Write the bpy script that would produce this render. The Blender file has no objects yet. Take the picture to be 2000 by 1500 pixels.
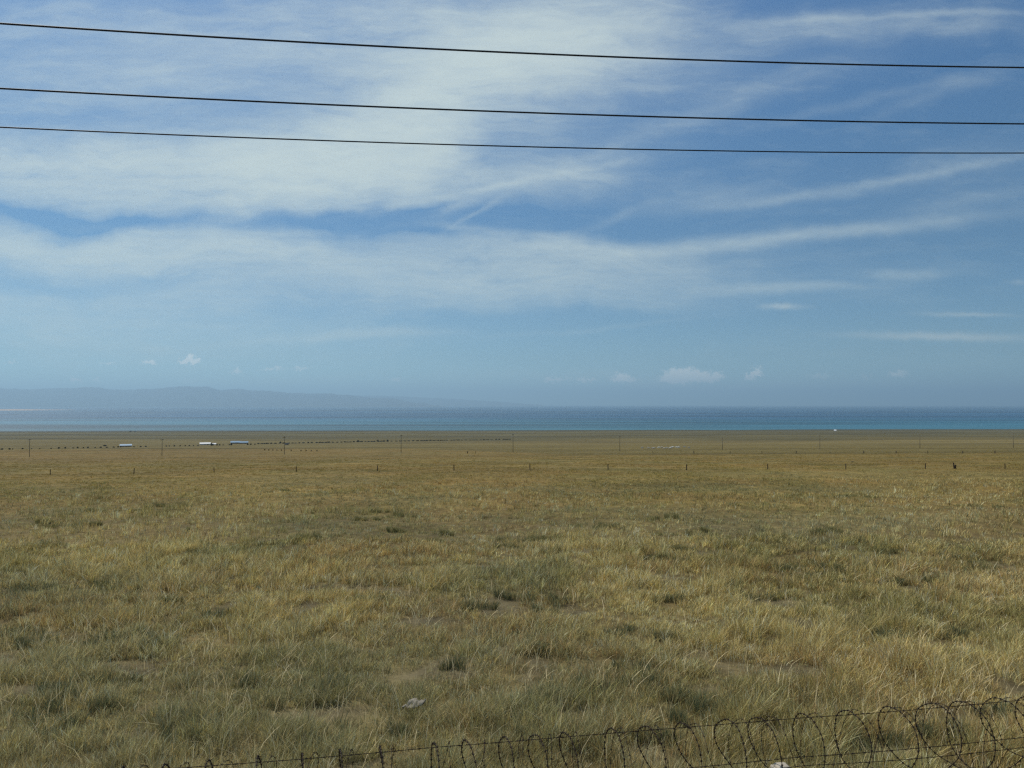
import bpy, math, random
import numpy as np

random.seed(7)
rng = np.random.default_rng(11)
S = bpy.context.scene
COL = S.collection
R = math.radians

# ------------------------------------------------------------------ camera
CAM_H = 4.9                     # eye height above the ground beside the line
PITCH = math.atan(40 / 1444)
cam_d = bpy.data.cameras.new("camera")
cam = bpy.data.objects.new("camera", cam_d)
COL.objects.link(cam)
cam.location = (0, 0, CAM_H)
cam.rotation_euler = (R(90) + PITCH, 0, 0)
cam_d.sensor_width = 36
cam_d.lens = 26
cam_d.clip_start = 0.05
cam_d.clip_end = 200000
S.camera = cam

# ------------------------------------------------------------------ render / exposure
S.view_settings.view_transform = 'Standard'
S.view_settings.look = 'None'
S.view_settings.gamma = 1
S.view_settings.exposure = -0.15
S.cycles.use_denoising = False
S.cycles.pixel_filter_type = 'BLACKMAN_HARRIS'
S.cycles.filter_width = 1.35
S.cycles.max_bounces = 6
S.cycles.diffuse_bounces = 3
S.cycles.glossy_bounces = 2
S.cycles.transmission_bounces = 4
S.cycles.volume_bounces = 0
S.cycles.transparent_max_bounces = 8

# ------------------------------------------------------------------ sun and sky
SUN_EL, SUN_AZ = R(52), R(-48)         # azimuth clockwise from straight ahead: front left
sun_d = bpy.data.lights.new("sun", 'SUN')
sun_d.energy = 4.4
sun_d.angle = R(0.6)
sun_d.color = (1.0, 0.94, 0.84)
sun = bpy.data.objects.new("sun", sun_d)
COL.objects.link(sun)
sun.location = (-30, 30, 60)
sun.rotation_euler = (R(90) - SUN_EL, 0, R(180) - SUN_AZ)

W = bpy.data.worlds.new("World")
S.world = W
W.use_nodes = True
nt = W.node_tree
nt.nodes.clear()
NN, LL = nt.nodes, nt.links


def plug(a, sock):
    if isinstance(a, (int, float)):
        sock.default_value = a
    elif isinstance(a, tuple):
        sock.default_value = a
    else:
        LL.new(a, sock)


def m(op, a, b=0.0, c=0.0, clamp=False):
    n = NN.new('ShaderNodeMath')
    n.operation = op
    n.use_clamp = clamp
    plug(a, n.inputs[0]); plug(b, n.inputs[1])
    if op in ('MULTIPLY_ADD', 'SMOOTH_MIN', 'COMPARE'):
        plug(c, n.inputs[2])
    return n.outputs[0]


def comb(x, y, z=0.0):
    n = NN.new('ShaderNodeCombineXYZ')
    plug(x, n.inputs[0]); plug(y, n.inputs[1]); plug(z, n.inputs[2])
    return n.outputs[0]


def vm(op, a, b=(0, 0, 0), sc=1.0):
    n = NN.new('ShaderNodeVectorMath')
    n.operation = op
    plug(a, n.inputs[0])
    if op == 'SCALE':
        plug(sc, n.inputs['Scale'])
    else:
        plug(b, n.inputs[1])
    return n.outputs['Value'] if op in ('DOT_PRODUCT', 'LENGTH') else n.outputs[0]


def noise(vec, scale, detail=4, rough=0.55, dist=0.0, color=False):
    n = NN.new('ShaderNodeTexNoise')
    n.noise_dimensions = '2D'
    LL.new(vec, n.inputs['Vector'])
    n.inputs['Scale'].default_value = scale
    n.inputs['Detail'].default_value = detail
    n.inputs['Roughness'].default_value = rough
    n.inputs['Distortion'].default_value = dist
    return n.outputs['Color'] if color else n.outputs[0]


def maprange(v, a, b, c=0.0, d=1.0, smooth=False):
    n = NN.new('ShaderNodeMapRange')
    n.interpolation_type = 'SMOOTHSTEP' if smooth else 'LINEAR'
    plug(v, n.inputs[0])
    for i, q in enumerate((a, b, c, d)):
        n.inputs[1 + i].default_value = q
    return n.outputs[0]


def mixc(f, a, b):
    n = NN.new('ShaderNodeMix')
    n.data_type = 'RGBA'
    plug(f, n.inputs[0])
    for q, s in ((a, n.inputs[6]), (b, n.inputs[7])):
        plug(q if not isinstance(q, tuple) else (*q, 1.0), s)
    return n.outputs[2]


tc = NN.new('ShaderNodeTexCoord')
sep = NN.new('ShaderNodeSeparateXYZ')
LL.new(tc.outputs['Generated'], sep.inputs[0])
dx, dy, dz = sep.outputs
sky = NN.new('ShaderNodeTexSky')
sky.sky_type = 'NISHITA'
sky.sun_disc = False
sky.sun_elevation = SUN_EL
sky.sun_rotation = SUN_AZ % (2 * math.pi)
sky.altitude = 3200
sky.air_density = 1.2
sky.dust_density = 1.0
sky.ozone_density = 1.4

# gnomonic chart of the sky ahead, in units of 1/1444: streaks of cirrus stay straight in it
yy = m('MAXIMUM', dy, 0.08)
u = m('DIVIDE', dx, yy)
v = m('DIVIDE', dz, yy)
uv = comb(m('MULTIPLY', u, 1.444), m('MULTIPLY', v, 1.444))
# domain warp
w1 = noise(uv, 2.2, 3, 0.5, color=True)
w2 = noise(uv, 9.0, 3, 0.6, color=True)
warp = vm('ADD', vm('SCALE', vm('SUBTRACT', w1, (0.5, 0.5, 0.5)), sc=0.17),
          vm('SCALE', vm('SUBTRACT', w2, (0.5, 0.5, 0.5)), sc=0.045))
warp = vm('MULTIPLY', warp, (1.5, 0.7, 0.0))
uvw = vm('ADD', uv, warp)


def lobes(vec, items):
    """sum of soft lobes; px,py in chart units (1000 = straight ahead, 790 = horizon). The running sum rides in z, so the
    chain stays sequential and small."""
    state = vec
    for px, py, lx, ly, ang, k in items:
        mp = NN.new('ShaderNodeMapping')
        mp.vector_type = 'TEXTURE'
        LL.new(state, mp.inputs[0])
        mp.inputs['Location'].default_value = ((px - 1000) / 1000, (790 - py) / 1000, 0)
        mp.inputs['Rotation'].default_value = (0, 0, R(ang))
        mp.inputs['Scale'].default_value = (lx / 1000, ly / 1000, 1e5)
        g = m('POWER', 0.42, vm('DOT_PRODUCT', mp.outputs[0], mp.outputs[0]))
        ma = NN.new('ShaderNodeVectorMath')
        ma.operation = 'MULTIPLY_ADD'
        LL.new(g, ma.inputs[0])
        ma.inputs[1].default_value = (0, 0, k)
        LL.new(state, ma.inputs[2])
        state = ma.outputs[0]
    sp = NN.new('ShaderNodeSeparateXYZ')
    LL.new(state, sp.inputs[0])
    return sp.outputs[2]


uvs = vm('ADD', uv, vm('MULTIPLY', vm('SUBTRACT', noise(uv, 5.0, 5, 0.6, color=True), (0.5, 0.5, 0.5)), (0.10, 0.030, 0)))
BL = [
    (230, 342, 560, 54, 0, 1.25), (640, 318, 300, 66, 14, 1.0), (790, 225, 320, 100, 32, 1.15), (1010, 95, 250, 64, 20, 1.05), (1180, 88, 110, 26, 12, .40),
    (430, 120, 600, 140, 6, .58), (820, 40, 240, 50, 5, .35), (130, 20, 350, 40, 0, .12),
    (60, 488, 420, 38, -2, 1.05), (380, 560, 420, 46, 3, .40), (600, 500, 320, 22, -3, .30), (1070, 492, 280, 30, -2, .78), (1010, 556, 300, 32, 0, .74), (1060, 590, 250, 14, 0, .20),
    (1000, 345, 240, 30, 12, .22), (1100, 330, 150, 34, 14, .16), (330, 655, 420, 42, 0, .30), (60, 620, 300, 60, 0, .28),
    (1640, 50, 260, 34, 6, .24), (1420, 190, 260, 26, 14, .20), (1290, 120, 160, 50, 10, .22), (1830, 40, 220, 20, 0, .14), (1900, 340, 200, 40, 8, .10), (1300, 744, 330, 9, 0, .30), (560, 724, 160, 8, 2, .16),
    (1130, 42, 110, 26, -6, -.55), (720, 438, 330, 24, 1, -.60), (50, 424, 150, 15, -5, -.60), (260, 436, 150, 12, 2, -.40), (300, 225, 260, 46, 4, -.16), (180, 558, 240, 16, 0, -.25),
]
SL = [
    (1330, 484, 180, 14, 6, .42), (1560, 462, 240, 13, 8, .34), (1800, 437, 200, 13, 6, .22), (1480, 568, 150, 11, 3, .34), (1600, 560, 90, 8, 2, .20),
    (1800, 338, 260, 9, 10, .24), (1480, 388, 170, 12, 6, .28), (1420, 372, 90, 14, 10, .20), (1230, 412, 110, 9, 18, .14), (1920, 385, 120, 14, 8, .18),
    (960, 362, 200, 8, 11, .40), (900, 396, 40, 11, 20, .34), (940, 410, 60, 5, 30, .22), (700, 652, 150, 9, 1, .36), (580, 664, 120, 8, 3, .20),
    (1850, 172, 110, 14, 20, .14), (1700, 190, 160, 10, 14, .12), (1780, 532, 100, 10, 0, .22), (1150, 642, 200, 5, 5, .12), (950, 448, 110, 6, -6, .22),
    (420, 452, 180, 6, -1, .25), (1150, 300, 140, 12, 22, .16), (1560, 30, 160, 10, 8, .18), (1700, 22, 150, 6, 3, .20), (1900, 14, 140, 6, 0, .18),
]
acc = lobes(uvw, BL)
sacc = lobes(uvs, SL)


def streaks(vec, ang, sy, scale, det, ro, di):
    q = NN.new('ShaderNodeMapping')
    LL.new(vec, q.inputs[0])
    q.inputs['Rotation'].default_value = (0, 0, R(ang))
    q.inputs['Scale'].default_value = (1.0, sy, 1)
    return noise(q.outputs[0], scale, det, ro, di)


st = streaks(uvw, -8, 6.5, 2.6, 8, 0.66, 0.3)
st2 = streaks(uvs, -15, 3.6, 8.0, 8, 0.70, 0.2)
st3 = streaks(uvs, 4, 7.0, 7.0, 7, 0.70, 0.1)
stm = m('ADD', m('MULTIPLY', st, 0.5), m('ADD', m('MULTIPLY', st2, 0.27), m('MULTIPLY', st3, 0.23)))
mod = maprange(stm, 0.34, 0.66, 0.40, 1.36)
cir = m('MULTIPLY', m('MAXIMUM', acc, 0.0), mod)
cir = m('MULTIPLY_ADD', m('MAXIMUM', sacc, 0.0), maprange(stm, 0.34, 0.66, 0.55, 1.2), cir)
cir = m('ADD', cir, maprange(stm, 0.50, 0.72, 0.0, 0.10))
cir = m('SUBTRACT', 1.0, m('POWER', 0.29, cir), clamp=True)       # soft saturation
front = maprange(dy, 0.1, 0.35)
# elsewhere in the sky: generic thin cirrus
pl = vm('SCALE', comb(dx, dy), sc=m('DIVIDE', 1.0, m('ADD', m('MAXIMUM', dz, 0.0), 0.15)))
gen = maprange(noise(pl, 1.3, 6, 0.6, 0.4), 0.45, 0.75, 0.1, 0.6)
cirm = m('ADD', m('MULTIPLY', cir, front), m('MULTIPLY', gen, m('SUBTRACT', 1.0, front)))

# small level streaks with firmer edges, and the cumulus low over the water
lowv = vm('ADD', uv, vm('MULTIPLY', vm('SUBTRACT', noise(uv, 26, 4, 0.6, color=True), (0.5, 0.5, 0.5)), (0.05, 0.010, 0)))
la = lobes(lowv, [(1840, 657, 150, 7, -1, .55), (1530, 598, 34, 5, 0, .55), (1890, 614, 75, 4, -1, .36), (1990, 550, 20, 5, 0, .2)])
la = m('MINIMUM', la, 0.6)
puff = vm('ADD', uv, vm('MULTIPLY', vm('SUBTRACT', noise(uv, 95, 5, 0.7, color=True), (0.5, 0.5, 0.5)), (0.050, 0.030, 0)))
ca = lobes(puff, [(371, 699, 11, 7, 0, .8), (368, 706, 22, 4, 0, .8), (292, 707, 13, 5, -4, .75), (208, 709, 14, 3, 0, .45), (148, 741, 11, 5, 0, .70), (189, 743, 10, 3, 0, .5),
          (462, 726, 16, 5, 0, .50), (530, 721, 26, 3, 4, .50), (590, 719, 22, 3, 0, .48), (22, 707, 10, 4, 0, .45), (772, 742, 20, 4, 0, .42),
          (1338, 731, 30, 13, 0, .80), (1312, 737, 20, 10, 0, .5), (1355, 737, 22, 9, 0, .4), (1330, 743, 46, 5, 0, .45), (1394, 736, 20, 8, 0, .72), (1212, 735, 14, 8, 0, .62), (1222, 742, 30, 4, 0, .5), (1085, 742, 26, 5, 0, .55), (1146, 742, 22, 4, 0, .52),
          (1470, 734, 20, 8, 30, .62), (1478, 724, 9, 7, 0, .4), (1028, 740, 10, 3, 0, .4), (1755, 730, 24, 8, 0, .46), (1600, 735, 30, 7, 0, .34), (1690, 736, 14, 9, 0, .30),
          (370, 744, 26, 4, 0, .34)])
cum = maprange(ca, 0.10, 0.66, 0.0, 0.85, smooth=True)

# colours: sky graded a little deeper, paler toward the sun side on the left
hs = NN.new('ShaderNodeHueSaturation')
hs.inputs['Saturation'].default_value = 1.05
LL.new(sky.outputs[0], hs.inputs['Color'])
tint = NN.new('ShaderNodeMix'); tint.data_type = 'RGBA'; tint.blend_type = 'MULTIPLY'
tint.inputs[0].default_value = 1
LL.new(hs.outputs[0], tint.inputs[6])
tint.inputs[7].default_value = (0.70, 0.96, 1.16, 1)
gr_ = NN.new('ShaderNodeValToRGB')
plug(m('MAXIMUM', m('MULTIPLY', dz, 1.6), 0.0), gr_.inputs[0])
ge = gr_.color_ramp.elements
ge[0].position = 0.0; ge[0].color = (.92, .98, .92, 1)
ge[1].position = 1.0; ge[1].color = (1, 1, 1, 1)
for p_, c_ in ((.10, (.82, .77, .68, 1)), (.30, (.77, .77, .69, 1)), (.50, (.80, .86, .80, 1)), (.75, (.92, 1.0, .97, 1))):
    q_ = ge.new(p_); q_.color = c_
tint2 = NN.new('ShaderNodeMix'); tint2.data_type = 'RGBA'; tint2.blend_type = 'MULTIPLY'
tint2.inputs[0].default_value = 1
LL.new(tint.outputs[2], tint2.inputs[6]); LL.new(gr_.outputs[0], tint2.inputs[7])
base = tint2.outputs[2]
CLOUD = (6.9, 7.9, 7.6)
CUM = (9.6, 10.2, 9.8)
c1 = mixc(m('MULTIPLY', cirm, 0.93), base, CLOUD)
c2 = mixc(m('MULTIPLY', la, front), c1, (6.6, 7.4, 7.2))
c3 = mixc(m('MULTIPLY', cum, front), c2, CUM)
bg = NN.new('ShaderNodeBackground')
bg.inputs['Strength'].default_value = 0.10
LL.new(c3, bg.inputs['Color'])
wo = NN.new('ShaderNodeOutputWorld')
LL.new(bg.outputs[0], wo.inputs[0])


# ------------------------------------------------------------------ helpers
def tag(o, label=None, cat=None, group=None, kind=None):
    if label: o['label'] = label
    if cat: o['category'] = cat
    if group: o['group'] = group
    if kind: o['kind'] = kind
    return o


def empty(name, loc, rz=0.0):
    o = bpy.data.objects.new(name, None)
    o.empty_display_size = 0.3
    o.location = loc
    o.rotation_euler = (0, 0, rz)
    COL.objects.link(o)
    return o


def np_mesh(name, V, F, mat, smooth=False, parent=None, attrs=None):
    """V (n,3); F a list of int arrays, each (k,3) or (k,4)"""
    V = np.asarray(V, np.float32)
    me = bpy.data.meshes.new(name)
    loops = np.concatenate([f.reshape(-1) for f in F]).astype(np.int32)
    sizes = np.concatenate([np.full(len(f), f.shape[1], np.int32) for f in F])
    starts = np.concatenate([[0], np.cumsum(sizes)[:-1]]).astype(np.int32)
    me.vertices.add(len(V)); me.vertices.foreach_set('co', V.ravel())
    me.loops.add(len(loops)); me.loops.foreach_set('vertex_index', loops)
    me.polygons.add(len(sizes)); me.polygons.foreach_set('loop_start', starts)
    me.update(calc_edges=True)
    if smooth:
        me.polygons.foreach_set('use_smooth', np.ones(len(sizes), bool))
    for an, (typ, data) in (attrs or {}).items():
        a = me.attributes.new(an, typ, 'POINT')
        a.data.foreach_set('color' if typ == 'FLOAT_COLOR' else 'value', np.asarray(data, np.float32).ravel())
    me.validate()
    me.materials.append(mat)
    o = bpy.data.objects.new(name, me)
    COL.objects.link(o)
    if parent: o.parent = parent
    return o


class MB:
    """collects simple solids into one mesh"""
    def __init__(s): s.v = []; s.f = []

    def box(s, x0, x1, y0, y1, z0, z1, taper=1.0):
        n = len(s.v); cx, cy = (x0 + x1) / 2, (y0 + y1) / 2
        for z, t in ((z0, 1), (z1, taper)):
            for x, y in ((x0, y0), (x1, y0), (x1, y1), (x0, y1)):
                s.v.append((cx + (x - cx) * t, cy + (y - cy) * t, z))
        s.f += [tuple(n + i for i in q) for q in ((3, 2, 1, 0), (4, 5, 6, 7), (0, 1, 5, 4), (1, 2, 6, 5), (2, 3, 7, 6), (3, 0, 4, 7))]
        return s

    def poly(s, pts, faces):
        n = len(s.v); s.v += [tuple(p) for p in pts]
        s.f += [tuple(n + i for i in q) for q in faces]
        return s

    def tube(s, pts, rad, k=6, caps=True):
        """pts: list of 3-vectors, rad number or list"""
        P = np.asarray(pts, float); n0 = len(s.v)
        rr = np.full(len(P), rad) if np.isscalar(rad) else np.asarray(rad)
        T = np.gradient(P, axis=0); T /= np.linalg.norm(T, axis=1)[:, None] + 1e-12
        ref = np.array([0, 0, 1.0]) if abs(T[0][2]) < .8 else np.array([1.0, 0, 0])
        A = np.cross(T[0], ref); A /= np.linalg.norm(A)
        for i in range(len(P)):
            A = A - T[i] * A.dot(T[i]); A /= np.linalg.norm(A)
            B = np.cross(T[i], A)
            for j in range(k):
                a = 2 * math.pi * j / k
                s.v.append(tuple(P[i] + rr[i] * (math.cos(a) * A + math.sin(a) * B)))
        for i in range(len(P) - 1):
            for j in range(k):
                a, b = n0 + i * k + j, n0 + i * k + (j + 1) % k
                s.f.append((a, b, b + k, a + k))
        if caps:
            s.f.append(tuple(n0 + j for j in reversed(range(k))))
            s.f.append(tuple(n0 + (len(P) - 1) * k + j for j in range(k)))
        return s

    def build(s, name, mat, parent=None, smooth=False, loc=None, rz=0.0, bevel=0.0):
        me = bpy.data.meshes.new(name)
        me.from_pydata(s.v, [], s.f)
        if smooth: me.polygons.foreach_set('use_smooth', [True] * len(me.polygons))
        me.materials.append(mat)
        o = bpy.data.objects.new(name, me)
        COL.objects.link(o)
        if parent: o.parent = parent
        if loc: o.location = loc; o.rotation_euler = (0, 0, rz)
        if bevel:
            b = o.modifiers.new('bevel', 'BEVEL'); b.width = bevel; b.segments = 2
        return o


def copy_tree(o, parent=None):
    c = o.copy(); COL.objects.link(c); c.parent = parent
    for ch in [q for q in COL.objects if q.parent == o]:
        copy_tree(ch, c)
    return c


def _hash(ix, iy, seed):
    h = (ix.astype(np.int64) * 374761393 + iy.astype(np.int64) * 668265263 + seed * 974634777) & 0xFFFFFFFF
    h = ((h ^ (h >> 13)) * 1274126177) & 0xFFFFFFFF
    h = h ^ (h >> 16)
    return (h & 0xFFFFFF) / float(0xFFFFFF)


def vnoise(x, y, seed=0):
    xi, yi = np.floor(x), np.floor(y)
    fx, fy = x - xi, y - yi
    fx = fx * fx * (3 - 2 * fx); fy = fy * fy * (3 - 2 * fy)
    xi = xi.astype(np.int64); yi = yi.astype(np.int64)
    a, b = _hash(xi, yi, seed), _hash(xi + 1, yi, seed)
    c, d = _hash(xi, yi + 1, seed), _hash(xi + 1, yi + 1, seed)
    return (a * (1 - fx) + b * fx) * (1 - fy) + (c * (1 - fx) + d * fx) * fy


def fbm(x, y, octs=4, seed=0, gain=0.5):
    t, amp, s = 0.0, 1.0, 0.0
    for i in range(octs):
        t = t + amp * vnoise(x * 2 ** i + 17.3 * i, y * 2 ** i - 9.1 * i, seed + i)
        s += amp; amp *= gain
    return t / s


def sstep(x, a, b):
    t = np.clip((x - a) / (b - a), 0, 1)
    return t * t * (3 - 2 * t)


# ------------------------------------------------------------------ the lie of the land
LAKE_D = 88.0                   # lake surface below the eye
YN = np.array([-200, 0, 6, 10, 20, 50, 110, 250, 330, 450, 800, 1400], float)
HL = np.array([4.9, 4.9, 4.9, 5.0, 5.5, 7.3, 10.5, 19.2, 23.3, 27.1, 42.5, 62.0])
HC = np.array([4.9, 4.9, 4.9, 5.0, 5.5, 7.2, 9.75, 17.6, 21.8, 26.4, 41.2, 60.0])
HR = np.array([4.9, 4.9, 4.9, 5.0, 5.5, 7.1, 9.6, 16.5, 20.6, 26.0, 40.0, 57.5])
SHORE = (2402.0, 2505.0, 2620.0)


def _prof(y, H, shore):
    ys = np.append(YN, [shore, shore + 60, shore + 600]); hs_ = np.append(H, [LAKE_D, LAKE_D + 1.5, LAKE_D + 8])
    # smoothed piecewise-linear
    w = 0.06 * np.maximum(y, 0) + 1.0
    return (np.interp(y - w, ys, hs_) + np.interp(y, ys, hs_) * 2 + np.interp(y + w, ys, hs_)) / 4


def ground_z(x, y):
    x = np.asarray(x, float); y = np.asarray(y, float)
    t = np.clip(x / (np.maximum(y, 30) * 0.6925), -1, 1)
    hl, hc, hr = _prof(y, HL, SHORE[0]), _prof(y, HC, SHORE[1]), _prof(y, HR, SHORE[2])
    h = np.where(t < 0, hc + (hl - hc) * (-t), hc + (hr - hc) * t)
    near = 1 - sstep(y, 60, 200)
    rel = (fbm(x * .9, y * .9, 3, 5) - .5) * .16 * near + (fbm(x * .12, y * .12, 3, 8) - .5) * .35 * (1 - sstep(y, 400, 900))
    far = (fbm(x * .004, y * .012, 3, 21) - .5) * sstep(y, 300, 900) * 2.0
    return CAM_H - h + rel + far


def at(px, py, it=60):
    """where the sight line through a point of the photograph meets the land"""
    dx_ = px - 1000.0; dy_ = 1444.0; dz_ = 750.0 - py
    c, s_ = math.cos(PITCH), math.sin(PITCH)
    d = np.array([dx_, dy_ * c - dz_ * s_, dy_ * s_ + dz_ * c]); d /= d[1]
    ys = np.geomspace(5, 3000, 4000)
    z = CAM_H + d[2] * ys
    g = ground_z(d[0] * ys, ys)
    k = np.argmax(z <= g)
    if z[k] > g[k]: k = len(ys) - 1
    y = ys[k]
    return np.array([d[0] * y, y, float(ground_z(d[0] * y, y))])


def px_of(x, y):
    return 1000 + 1444 * x / np.maximum(y, 1.0)


# vegetation colours (linear); PALE straw is brightened further to imitate blades catching the sun
STRAW = np.array([.56, .42, .185]); PALE = np.array([.88, .74, .44]); GOLD = np.array([.58, .42, .14])
OLIVE = np.array([.32, .275, .115]); GREY = np.array([.34, .31, .185]); RUST = np.array([.44, .28, .13])
GREEN = np.array([.115, .13, .07]); SOIL = np.array([.24, .21, .175])


def veg_fields(x, y):
    """macro mixing weights at a point: green, grey, rust, bare"""
    s = 1 + sstep(y, 15, 120) * 1.5
    g = sstep(fbm(x * .22 / s, y * .22 / s + 40, 4, 31), .43, .66)
    gr = sstep(fbm(x * .10 + 9, y * .10, 4, 37) + .16 * sstep(-x, 2, 12) * (1 - sstep(y, 14, 40)), .46, .70)
    ru = sstep(fbm(x * .16 + 3, y * .16 + 70, 4, 43), .50, .72)
    ba = sstep(fbm(x * .55 + 31, y * .75, 3, 51), .64, .78) * (1 - sstep(y, 25, 60))
    return g, gr, ru, ba


BARE = []   # (x, y, rx, ry) trampled spots, filled below
for q in [(975, 1192, 1.0, .9), (600, 1185, .5, .4), (640, 1398, .9, .35), (260, 1300, .9, .5), (60, 1350, .8, .5), (230, 1440, .6, .25),
          (1530, 1440, .55, .5), (830, 1215, .8, .5), (1130, 1400, .5, .3), (430, 1190, .4, .5)]:
    p = at(q[0], q[1]); BARE.append((p[0], p[1], q[2], q[3]))


def bare_at(x, y):
    b = np.zeros_like(x)
    for bx, by, rx, ry in BARE:
        d = np.hypot((x - bx) / rx, (y - by) / ry) + (fbm(x * 3, y * 3, 2, 77) - .5) * .8
        b = np.maximum(b, 1 - sstep(d, .6, 1.1))
    return b


def ground_colour(x, y):
    g, gr, ru, ba = veg_fields(x, y)
    ba = np.maximum(ba, bare_at(x, y))
    e = lambda a: a[..., None]
    base = np.array([.33, .25, .115]) + 0 * e(g)
    c = base * (1 - e(g) * .45) + np.array([.22, .20, .085]) * e(g) * .45
    c = c * (1 - e(gr) * .35) + GREY * e(gr) * .35
    c = c * (1 - e(ru) * .25) + RUST * e(ru) * .25
    near = (1 - sstep(y, 25, 70)) * (.55 + .45 * ba)
    c = c * (1 - e(near)) + SOIL * e(near)
    # far land in belts: reddish steppe on the near slope, olive pasture, greyer coastal flat
    t = x / (np.maximum(y, 30) * .6925)
    wob = (fbm(x * .006, y * .004, 3, 61) - .5)
    red = sstep(y, 180, 260) * (1 - sstep(y, 400 + 60 * wob, 450 + 60 * wob)) * np.clip(.25 - t, 0, 1) * .9
    c = c * (1 - e(red) * .35) + np.array([.33, .215, .115]) * e(red) * .35
    edge = 440 - 170 * sstep(t, -.3, .25) + 24 * wob                    # where the grass belt changes
    ol = sstep(y, edge, edge + 14)
    pas = np.array([.245, .205, .105])
    c = c * (1 - e(ol) * .85) + pas * e(ol) * .85
    lt = sstep(y, 560, 640) * (1 - sstep(y, 900 + 300 * wob, 960 + 300 * wob)) * sstep(t, -.4, .1)
    c = c * (1 - e(lt) * .5) + np.array([.31, .255, .145]) * e(lt) * .5
    cf = sstep(y, 950 + 500 * wob, 1100 + 500 * wob)
    c = c * (1 - e(cf) * .8) + np.array([.195, .175, .105]) * e(cf) * .8
    # drawn-out darker and paler belts
    b1 = fbm(x * .0018 + 4, y * .014, 4, 65, .6) - .5
    b2 = fbm(x * .006, y * .045, 3, 69, .6) - .5
    far = sstep(y, 170, 500)
    b3 = fbm(x * .02, y * .12, 3, 167, .7) - .5
    c = c * (1 + e(far * (b1 * .9 + b2 * .7 + b3 * .5)))
    c = c * (1 + e((1 - far) * (fbm(x * .05, y * .09, 4, 71) - .5) * .55))
    # dark marsh lines near the water's edge
    ml = sstep(fbm(x * .0012 + 50, y * .02, 3, 73), .58, .66) * sstep(y, 1000, 1300)
    c = c * (1 - e(ml) * .35)
    cr = sstep(y, 2230, 2330)
    c = c * (1 - e(cr) * .25)
    # thin darker line at the belt's edge
    dl = np.exp(-((y - edge - 4) / 7.0) ** 2) * sstep(t, -.2, .2)
    c = c * (1 - e(dl) * .30)
    tr = np.exp(-((y - 455 - 40 * sstep(x, -350, 100)) / 9.0) ** 2) * (1 - sstep(t, -.05, .25))
    c = c * (1 - e(tr) * .35)
    return np.clip(c * np.array([.515, .485, .31]), .01, .8)


# ------------------------------------------------------------------ materials
def mat_new(name):
    mt = bpy.data.materials.new(name); mt.use_nodes = True
    n = mt.node_tree.nodes; l = mt.node_tree.links
    return mt, n, l, n['Principled BSDF']


def simple(name, col, rough=.8, metal=0.0, var=.25, scale=6.0, bump=0.0, spec=.3):
    mt, n, l, p = mat_new(name)
    p.inputs['Roughness'].default_value = rough
    p.inputs['Metallic'].default_value = metal
    p.inputs['Specular IOR Level'].default_value = spec
    tcn = n.new('ShaderNodeTexCoord'); nz = n.new('ShaderNodeTexNoise')
    nz.inputs['Scale'].default_value = scale; nz.inputs['Detail'].default_value = 6
    l.new(tcn.outputs['Object'], nz.inputs['Vector'])
    mx = n.new('ShaderNodeMix'); mx.data_type = 'RGBA'
    l.new(nz.outputs[0], mx.inputs[0])
    mx.inputs[6].default_value = (*[c * (1 - var) for c in col], 1)
    mx.inputs[7].default_value = (*[min(1, c * (1 + var)) for c in col], 1)
    l.new(mx.outputs[2], p.inputs['Base Color'])
    if bump:
        b = n.new('ShaderNodeBump'); b.inputs['Strength'].default_value = bump
        l.new(nz.outputs[0], b.inputs['Height']); l.new(b.outputs[0], p.inputs['Normal'])
    return mt


M = {
    'rust': simple('rusty_wire', (.032, .021, .014), .75, .3, .5, 30),
    'cable': simple('cable_black', (.012, .013, .018), .5, 0, .1, 3),
    'concrete': simple('concrete', (.40, .355, .28), .9, 0, .3, 14, .4),
    'darkwood': simple('dark_post', (.060, .042, .024), .9, 0, .3, 10),
    'pole': simple('pole', (.15, .12, .075), .9, 0, .2, 3),
    'blue_roof': simple('blue_roof', (.27, .42, .55), .5, 0, .1, 1),
    'white_roof': simple('white_roof', (.92, .90, .85), .5, 0, .05, 1),
    'wall_dark': simple('mud_wall', (.12, .11, .10), .9, 0, .2, 1),
    'wall_pale': simple('pale_wall', (.62, .60, .55), .9, 0, .1, 1),
    'window': simple('window_dark', (.03, .035, .04), .2, 0, .1, 1),
    'wool': simple('wool', (.62, .56, .46), .95, 0, .15, 8),
    'wool_white': simple('wool_white', (.88, .85, .76), .95, 0, .05, 8),
    'face': simple('sheep_face', (.10, .08, .07), .9, 0, .1, 8),
    'shrub': simple('shrub_leaf', (.085, .085, .045), .9, 0, .4, 1),
    'bark': simple('bark', (.07, .05, .035), .9, 0, .3, 4),
    'scrap': simple('bleached_scrap', (.23, .21, .165), .8, 0, .45, 18, .4),
    'dark_metal': simple('dark_tarp', (.035, .045, .045), .7, 0, .2, 1),
}


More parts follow.
